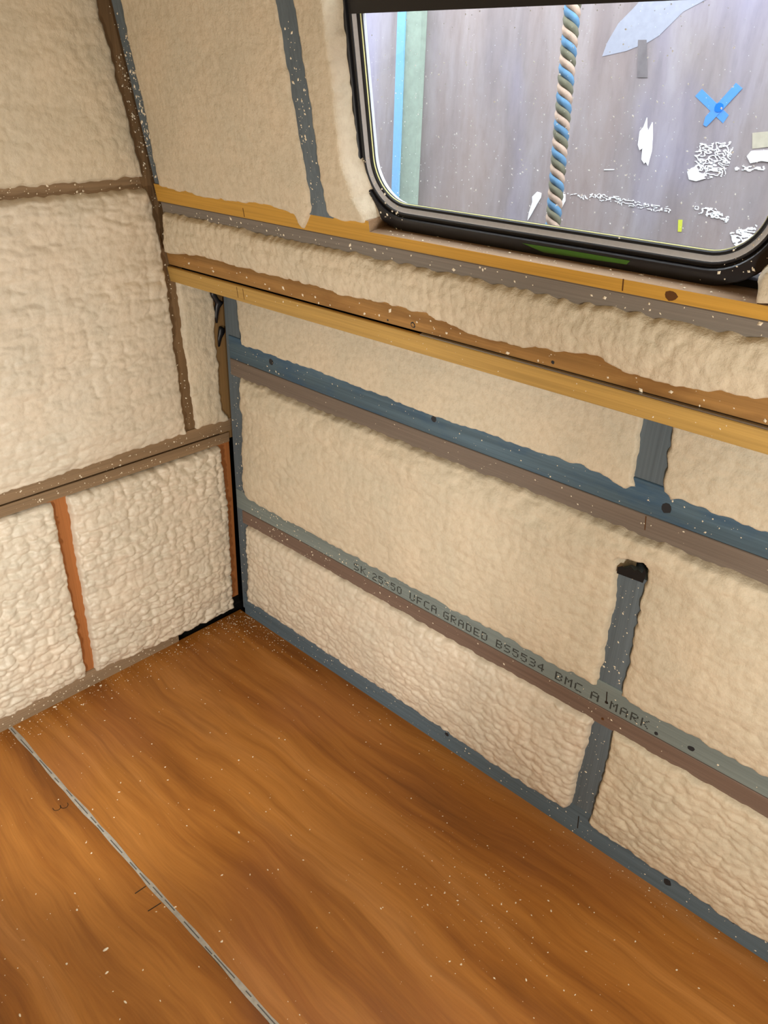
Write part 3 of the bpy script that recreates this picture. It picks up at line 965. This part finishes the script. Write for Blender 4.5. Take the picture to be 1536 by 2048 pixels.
strip = along_y([-0.82 - 0.1 * i for i in range(24)], u_sec(1.1043, 1.1062, 0.0065, dz2, -0.01)).build('metal_strip', 'metal', yel)
strip['label'] = 'thin grey metal strip in the joint above the rail'
strokes('pencil_mark', yel, lambda u, v, n: Up(u, v, n + 0.008), [[(-0.278, 1.098), (-0.276, 1.074)]], 0.0014, 0.0003, 'knot_brown')
strokes('pencil_mark', yel, lambda u, v, n: Up(u, v, n + 0.008), [[(-0.30, 1.098), (-0.298, 1.074)]], 0.0014, 0.0003, 'knot_brown')
scatter('foam_specks', yel, lambda r: (Up(r.uniform(-1.5, -0.1), r.uniform(1.075, 1.10), 0.008), UN), 40, 0.0006, 0.002, 65)

# sill under the window: notched yellow timber over a grey batten
mb = MB()
nf = 0.004


def usill(y0, y1, z0, z1, n1, n0=-0.045):
    mb.hexa([Up(y0, z0, n0), Up(y1, z0, n0), Up(y1, z0, n1), Up(y0, z0, n1),
             Up(y0, z1, n0), Up(y1, z1, n0), Up(y1, z1, n1), Up(y0, z1, n1)])
    mb.mi[-5] = 1                       # browner top
    mb.mi[-1] = 1                       # cut end


usill(-0.7135, -0.030, 1.2545, 1.292, nf)
usill(YF + 0.02, -0.7135, 1.2545, 1.2735, nf)
sill = mb.build('yellow_sill', ['yellow_y', 'brown_y'])
tag(sill, 'notched yellow timber rail directly under the window frame', 'sill')
for y_ in (-0.351, -1.2125):
    strokes('pencil_mark', sill, lambda u, v, n: Up(u, v, n + nf), [[(y_, 1.2735), (y_, 1.2575)]], 0.0020, 0.0003, 'knot_brown')
flat_poly('knot', sill, lambda u, v, n: Up(u, v, n + nf), disc(-1.285, 1.2635, 0.0075, 1.2, 10, 44), 0.0003, 'knot_brown')
scatter('foam_specks', sill, lambda r: (Up(r.uniform(-1.45, -0.72), 1.2735, r.uniform(-0.03, 0.0)), (0, 0, 1)), 90, 0.0006, 0.0028, 66)
gb = along_y([-0.040] + [-0.1 - 0.1 * i for i in range(32)], u_sec(1.222, 1.2535, 0.003, lambda y: 0)).build('grey_batten', 'grey_y')
tag(gb, 'grey timber batten just below the notched yellow sill', 'batten')
scatter('foam_specks', gb, lambda r: (Up(r.uniform(-1.45, -0.06), r.uniform(1.232, 1.25), 0.003), UN), 80, 0.0008, 0.0034, 67)

# ------------------------------------------------------------------ window
win = empty('window_1', Up(-1.04, WZ0, -0.03))
tag(win, 'black rubber-framed vehicle window with rounded lower corners', 'window', kind='structure')
WBASE = -0.028                                # front of the flange, n


def rrect(off, nseg=14):
    """rounded rectangle of the frame, moved inwards by off; list of (y, z)"""
    y0, y1, z0, z1 = WY0 + off, WY1 - off, WZ0 + off, WZ1 - off
    r = max(0.115 - off, 0.02)
    pts = []
    for cy, cz, a0 in ((y1 - r, z1 - r, 0), (y0 + r, z1 - r, 90), (y0 + r, z0 + r, 180), (y1 - r, z0 + r, 270)):
        for i in range(nseg + 1):
            a = math.radians(a0 + 90 * i / nseg)
            pts.append((cy + r * math.cos(a), cz + r * math.sin(a)))
    return pts


def ring_mesh(name, profile, mat, parent):
    """sweep a closed profile [(inset, n)] round the window"""
    loops = [[Vector(Up(y, z, WBASE + n)) for y, z in rrect(o)] for o, n in profile]
    v = [p for lp in loops for p in lp]
    n = len(loops[0])
    m = len(loops)
    f = []
    for k in range(m):
        k2 = (k + 1) % m
        for i in range(n):
            j = (i + 1) % n
            f.append((k * n + i, k * n + j, k2 * n + j, k2 * n + i))
    me = mesh(name, v, f)
    fix_normals(me)
    o = obj(name, me, mat, parent)
    o.matrix_parent_inverse = Matrix.Translation(-Vector(win.location))
    return o


fl = ring_mesh('frame_flange', [(0.0, -0.030), (0.0, -0.003), (0.002, 0.0), (0.018, 0.0022), (0.0215, 0.0022), (0.023, 0.0), (0.0235, -0.006), (0.0235, -0.030)], 'black', win)
ring_mesh('frame_channel', [(0.0235, -0.030), (0.0235, -0.006), (0.0262, -0.0075), (0.0275, -0.0035), (0.0295, -0.0035), (0.0305, -0.0060), (0.0305, -0.030)], 'black', win)
ch = ring_mesh('pale_channel', [(0.0305, -0.030), (0.0305, -0.0055), (0.0315, -0.0055), (0.0380, -0.0095), (0.0380, -0.030)], 'bright', win)
ch['label'] = 'pale channel strip inside the black frame'
ring_mesh('gasket', [(0.0380, -0.018), (0.0380, -0.0085), (0.0395, -0.0075), (0.0420, -0.0085), (0.0432, -0.0112), (0.0432, -0.018)], 'black_matt', win)
ring_mesh('seal_line', [(0.0432, -0.0135), (0.0432, -0.0115), (0.0440, -0.0120), (0.0440, -0.0135)], 'seal_yellow', win)
GN = -0.0175                                   # the pane sits behind the gasket


def pane(name, z0, z1):
    rr = [(y, min(max(z, z0), z1)) for y, z in rrect(0.0415)]
    out = []
    for p in rr:
        if not out or (abs(p[0] - out[-1][0]) + abs(p[1] - out[-1][1])) > 1e-5:
            out.append(p)
    a = [Up(y, z, WBASE + GN) for y, z in out]
    b = [Up(y, z, WBASE + GN + 0.004) for y, z in out]
    o = MB().loft([a, b]).build(name, 'glass', win)
    o.matrix_parent_inverse = Matrix.Translation(-Vector(win.location))
    return o


p1 = pane('pane', WZ0, 1.61)
p2 = pane('pane', 1.63, WZ1)
mb = MB()
mb.hexa([Up(WY0 + 0.024, 1.597, WBASE - 0.029), Up(WY1 - 0.024, 1.597, WBASE - 0.029), Up(WY1 - 0.024, 1.597, WBASE - 0.004), Up(WY0 + 0.024, 1.597, WBASE - 0.004),
         Up(WY0 + 0.024, 1.644, WBASE - 0.029), Up(WY1 - 0.024, 1.644, WBASE - 0.029), Up(WY1 - 0.024, 1.644, WBASE - 0.004), Up(WY0 + 0.024, 1.644, WBASE - 0.004)])
tr = mb.build('transom', 'black', win)
tr.matrix_parent_inverse = Matrix.Translation(-Vector(win.location))
gt = flat_poly('green_streak', fl, lambda u, v, n: Up(u, v, WBASE + 0.0024 + n), [(-1.02, 1.2885), (-1.10, 1.2895), (-1.205, 1.2895), (-1.20, 1.2835), (-1.13, 1.2815), (-1.06, 1.2800)], 0.0003, 'green')  # flat green streak on the lower flange
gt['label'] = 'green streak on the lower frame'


def frame_spot(r):
    o = r.uniform(0.001, 0.044)
    q = rrect(o)
    # lower corners and the bottom run
    cand = [p for p in q if p[1] < 1.42]
    i = r.randrange(len(cand) - 1)
    t = r.random()
    y = cand[i][0] * (1 - t) + cand[i + 1][0] * t
    z = cand[i][1] * (1 - t) + cand[i + 1][1] * t
    n = 0.0022 if o < 0.022 else (-0.004 if o < 0.031 else -0.008)
    return Up(y, z, WBASE + n), UN


sp = scatter('foam_specks', fl, frame_spot, 90, 0.0006, 0.0026, 68)
gs = scatter('foam_specks', p1, lambda r: (Up(r.uniform(-1.36, -0.71), r.uniform(1.325, 1.597), WBASE + GN + 0.0042), UN), 760, 0.0003, 0.0016, 69, 'white_paint')

# ------------------------------------------------------------------ closing the box behind the camera
wl = MB().box(XL - 0.05, XL, YF, 0.045, -0.0125, ZC).build('wall_left', 'foam')
tag(wl, 'cream foam side wall behind the viewer on the left', 'wall', kind='structure')
wf = MB().loft([[(x, YF - 0.05, z) for x, z in prof], [(x, YF, z) for x, z in prof]]).build('wall_front', 'foam')
tag(wf, 'cream foam wall behind the viewer', 'wall', kind='structure')
ce = MB().box(XL - 0.05, -0.25, YF - 0.05, YB, ZC, ZC + 0.05).build('ceiling', 'foam')
tag(ce, 'cream foam ceiling above the frame', 'ceiling', kind='structure')

# ------------------------------------------------------------------ outside
YX = 0.50
gr = MB().box(0.1, 6.0, -6, 5, -0.75, -0.65).build('ground_outside', 'ground')
tag(gr, 'grey concrete ground outside the window', 'ground', kind='structure')
yw = MB().box(YX, YX + 0.12, -5, 4.5, -0.65, 2.6).build('wall_outside', 'yard')
tag(yw, 'weathered grey-brown outside wall seen through the window', 'wall', kind='structure')


def Yp(y, z, n=0.0):
    return (YX - n, y, z)


flat_poly('stain', yw, Yp, [(-0.745, 1.575), (-0.752, 1.60), (-0.772, 1.635), (-0.80, 1.66), (-0.84, 1.70), (-0.97, 1.71), (-0.955, 1.672), (-0.91, 1.652), (-0.868, 1.612), (-0.845, 1.600), (-0.80, 1.585)], 0.0006, 'blue_stain')
flat_poly('stain', yw, Yp, [(-0.823, 1.605), (-0.842, 1.605), (-0.858, 1.537), (-0.834, 1.537)], 0.0010, 'dark_stain')
flat_poly('paint_smear', yw, Yp, [(-0.872, 1.463), (-0.868, 1.445), (-0.861, 1.436), (-0.862, 1.410), (-0.868, 1.400), (-0.874, 1.404), (-0.876, 1.382), (-0.884, 1.374), (-0.887, 1.378), (-0.893, 1.371), (-0.896, 1.400), (-0.892, 1.430), (-0.886, 1.455), (-0.880, 1.438), (-0.876, 1.445)], 0.002, 'white_paint')
flat_poly('paint_smear', yw, Yp, [(-0.622, 1.292), (-0.634, 1.290), (-0.634, 1.280), (-0.624, 1.262), (-0.612, 1.238), (-0.604, 1.225), (-0.606, 1.245), (-0.612, 1.268), (-0.610, 1.280)], 0.002, 'white_paint')
flat_poly('paint_smear', yw, Yp, [(-0.688, 1.296), (-0.700, 1.294), (-0.702, 1.280), (-0.694, 1.262), (-0.688, 1.275)], 0.002, 'white_paint')
flat_poly('paint_smear', yw, Yp, [(-1.098, 1.404), (-1.104, 1.414), (-1.120, 1.416), (-1.16, 1.42), (-1.16, 1.396), (-1.128, 1.398), (-1.108, 1.392)], 0.002, 'white_paint')
flat_poly('paint_smear', yw, Yp, [(-1.098, 1.446), (-1.14, 1.452), (-1.145, 1.425), (-1.105, 1.418)], 0.0008, 'cream_paint')
flat_poly('paint_smear', yw, Yp, [(-0.984, 1.271), (-0.993, 1.272), (-0.996, 1.248), (-0.988, 1.247)], 0.0008, 'lime_paint')
flat_poly('paint_smear', yw, Yp, [(-0.790, 1.3555), (-0.815, 1.3575), (-0.815, 1.3560), (-0.790, 1.3535)], 0.001, 'white_paint')
flat_poly('paint_smear', yw, Yp, [(-0.983, 1.366), (-0.990, 1.374), (-1.000, 1.378), (-1.012, 1.362), (-1.025, 1.357), (-1.006, 1.350), (-0.990, 1.352)], 0.0016, 'white_paint')


def flecks(name, poly, res, su, sv, thr, seed, mat='white_paint', th=0.0012):
    """dried adhesive broken up into wavy flecks, one mesh"""
    P = np.array(poly)
    u = np.arange(P[:, 0].min(), P[:, 0].max(), res)
    v = np.arange(P[:, 1].min(), P[:, 1].max(), res)
    U, V = np.meshgrid(u, v, indexing='ij')
    k = (poly_sdf(U, V, poly) + 0.004 * perlin(U / 0.012, V / 0.012, seed + 2) > 0) & (np.abs(perlin(U / su + 0.8 * perlin(U / (su * 2), V / (sv * 2), seed + 3), V / sv, seed)) < thr)
    mb = MB()
    for a, b in zip(U[k], V[k]):
        mb.hexa([Yp(a, b, 0), Yp(a + res, b, 0), Yp(a + res, b + res, 0), Yp(a, b + res, 0), Yp(a, b, th), Yp(a + res, b, th), Yp(a + res, b + res, th), Yp(a, b + res, th)])
    return mb.build(name, mat, yw)


o = flecks('adhesive_patch', [(-0.992, 1.418), (-1.066, 1.428), (-1.068, 1.386), (-1.062, 1.364), (-1.040, 1.357), (-0.998, 1.360)], 0.0011, 0.011, 0.0065, 0.16, 71)
o['kind'] = 'stuff'
o = flecks('adhesive_line', [(-0.695, 1.297), (-0.74, 1.296), (-0.80, 1.303), (-0.92, 1.294), (-0.965, 1.291), (-0.965, 1.281), (-0.90, 1.283), (-0.80, 1.291), (-0.74, 1.290)], 0.0011, 0.012, 0.006, 0.12, 72)
o['kind'] = 'stuff'
o = flecks('adhesive_line', [(-1.015, 1.300), (-1.05, 1.302), (-1.09, 1.288), (-1.09, 1.278), (-1.05, 1.284), (-1.018, 1.290)], 0.0011, 0.012, 0.006, 0.2, 73)
o['kind'] = 'stuff'
o = flecks('adhesive_line', [(-1.08, 1.383), (-1.16, 1.389), (-1.16, 1.384), (-1.08, 1.377)], 0.0011, 0.012, 0.006, 0.3, 74)
o['kind'] = 'stuff'
o = flecks('adhesive_line', [(-1.10, 1.258), (-1.15, 1.28), (-1.15, 1.24), (-1.12, 1.23)], 0.0011, 0.012, 0.006, 0.3, 75)
o['kind'] = 'stuff'

post_o = empty('painted_post', (YX - 0.02, -0.205, -0.65))
tag(post_o, 'grey-green post with a light blue edge outside the window', 'post')
pi = Matrix.Translation(-Vector(post_o.location))
a = MB().box(YX - 0.022, YX - 0.001, -0.247, -0.196, -0.65, 2.5).build('green_face', 'post_green', post_o)
a.matrix_parent_inverse = pi
b = MB().box(YX - 0.026, YX - 0.001, -0.196, -0.170, -0.65, 2.5).build('blue_edge', 'post_blue', post_o)
b.matrix_parent_inverse = pi

tc = empty('tape_cross', Yp(-1.021, 1.488))
tag(tc, 'cross of two blue tape strips stuck on the outside wall', 'tape')
ti = Matrix.Translation(-Vector(tc.location))
for pts, lift in (([(-0.968, 1.506), (-0.979, 1.519), (-1.044, 1.475), (-1.036, 1.460)], 0.0), ([(-1.045, 1.531), (-1.060, 1.522), (-1.018, 1.469), (-1.004, 1.452), (-0.997, 1.455), (-0.998, 1.470)], 0.0006)):
    o = flat_poly('tape_strip', tc, Yp, pts, 0.0005, 'tape', lift)
    o.matrix_parent_inverse = ti
o = flat_poly('tape_overlap', tc, Yp, disc(-1.0215, 1.4875, 0.0095, 1.0, 10, 8), 0.0005, 'tape_deep', 0.0012)
o.matrix_parent_inverse = ti

rope = empty('rope', (0.35, -0.758, 1.0))
tag(rope, 'twisted rope of blue, tan and olive strands hanging outside the window', 'rope')
ri = Matrix.Translation(-Vector(rope.location))
for k, mt in enumerate(('rope_blue', 'rope_tan', 'rope_olive')):
    R, rs, pitch = 0.0082, 0.0092, 0.0505
    N = 620
    rings = []
    for i in range(N):
        z = 0.95 + 1.35 * i / (N - 1)
        a = -(2 * math.pi * z / pitch) + k * 2 * math.pi / 3
        lean = (z - 1.45) * 0.045
        cx, cy = 0.35 + R * math.cos(a), -0.758 + lean + R * math.sin(a)
        # tangent
        tx, ty, tz = R * math.sin(a) * 2 * math.pi / pitch, -R * math.cos(a) * 2 * math.pi / pitch + 0.045, 1
        T = Vector((tx, ty, tz)).normalized()
        n1 = Vector((math.cos(a), math.sin(a), 0))
        n2 = T.cross(n1).normalized()
        n1 = n2.cross(T)
        rings.append([Vector((cx, cy, z)) + (n1 * math.cos(b_) + n2 * math.sin(b_)) * rs for b_ in [j * 2 * math.pi / 8 for j in range(8)]])
    o = MB().loft(rings).build('strand', mt, rope, True)
    o.matrix_parent_inverse = ri
    o['label'] = ('blue', 'tan', 'olive')[k] + ' rope strand'

# ------------------------------------------------------------------ foam crumbs on the floor
spots = [(-0.892, -0.725, 9), (-0.958, -0.697, 6.5), (-0.914, -0.767, 6), (-0.725, -0.873, 7), (-1.063, -0.726, 8.5), (-0.889, -0.607, 6), (-0.919, -0.841, 6), (-0.406, -0.516, 6), (-0.540, -0.690, 5.5),
         (-0.800, -0.504, 5.5), (-0.930, -0.513, 4.5), (-0.873, -0.569, 4), (-0.668, -0.395, 4.5), (-0.715, -0.453, 4), (-0.566, -0.445, 4), (-0.516, -0.194, 5), (-0.635, -0.014, 12), (-0.557, -0.812, 4),
         (-0.591, -0.794, 4), (-0.430, -1.244, 6), (-0.366, -1.353, 5), (-0.144, -1.555, 6), (-0.173, -1.436, 4), (-0.268, -1.225, 4.5), (-0.232, -1.248, 3.5), (-0.388, -1.176, 3.5), (-0.746, -0.744, 5),
         (-0.505, -0.022, 9), (-0.785, -0.980, 4), (-0.786, -0.883, 3.5), (-0.873, -0.885, 3.5), (-0.683, -0.413, 3.5), (-0.650, -0.372, 4), (-0.711, -1.089, 3.5), (-0.379, -1.239, 3), (-0.290, -1.353, 3.5),
         (-0.325, -1.436, 3.5), (-0.248, -0.020, 8), (-0.36, -0.045, 4), (-0.735, -0.02, 8)]


def crumb_mesh(seed):
    r = random.Random(seed)
    bm = bmesh.new()
    bmesh.ops.create_icosphere(bm, subdivisions=1, radius=1.0)
    sx, sy, sz = r.uniform(0.75, 1.3), r.uniform(0.45, 0.7), r.uniform(0.35, 0.55)
    for v in bm.verts:
        k = r.uniform(0.75, 1.2)
        v.co = Vector((v.co.x * sx * k, v.co.y * sy * k, max(v.co.z * sz * k, -sz * 0.6)))
    lo = min(v.co.z for v in bm.verts)
    for v in bm.verts:
        v.co.z -= lo
    me = bpy.data.meshes.new('foam_crumb')
    bm.to_mesh(me)
    bm.free()
    me.materials.append(M['crumb'])
    return me


special = {0: 'largest cream foam crumb on the left-hand plywood sheet, below the pencil ticks',
           3: 'cream foam crumb just right of the grey floor joint, low in the picture',
           4: 'fat cream foam crumb nearest the lower left corner of the picture',
           7: 'lone cream foam crumb on the right-hand sheet, nearer the dark room corner',
           16: 'biggest cream foam crumb, lying against the skirting left of the orange stud',
           21: 'cream foam crumb nearest the lower right corner of the picture',
           26: 'cream foam crumb stuck to the grey floor joint beside the pencil ticks',
           27: 'cream foam crumb lying at the foot of the orange stud',
           37: 'cream foam crumb at the right end of the dusty skirting strip',
           39: 'cream foam crumb where the grey floor joint meets the end wall'}
cms = [crumb_mesh(k) for k in range(6)]
for i, (x, y, mm) in enumerate(spots):
    o = bpy.data.objects.new('foam_crumb', cms[i % 6])
    C.objects.link(o)
    o.location = (x, y, 0.0)
    o.rotation_euler = (0, 0, rnd.uniform(0, 6.28))
    s = mm * 0.001 * 0.55
    o.scale = (s, s, s)
    if i in special:
        tag(o, special[i], 'crumb', 'foam crumbs on the floor')
    elif x > -0.75:
        tag(o, 'small crumb of cream foam lying loose on the right-hand plywood sheet', 'crumb', 'foam crumbs on the floor')
    else:
        tag(o, 'small crumb of cream foam lying loose on the left-hand plywood sheet', 'crumb', 'foam crumbs on the floor')


def dust_spot(r):
    k = r.random()
    if k < 0.30:
        x, y = r.uniform(-0.85, -0.02), -abs(r.gauss(0, 0.05)) - 0.006
    elif k < 0.42:
        x, y = -abs(r.gauss(0, 0.05)) - 0.006, -abs(r.gauss(0, 0.13)) - 0.01
    elif k < 0.5:
        x, y = -abs(r.gauss(0, 0.03)) - 0.005, r.uniform(-1.7, -0.05)
    elif k < 0.6:
        x, y = -0.28 + r.gauss(0, 0.09), -1.16 + r.gauss(0, 0.10)
    else:
        x, y = r.uniform(-1.25, -0.02), r.uniform(-1.8, -0.02)
    return (min(x, -0.004), min(y, -0.006), 0.0), (0, 0, 1)


d = scatter('foam_dust', None, dust_spot, 1500, 0.0005, 0.0021, 91)
tag(d, 'fine cream foam dust scattered over the plywood floor', 'dust', kind='stuff')
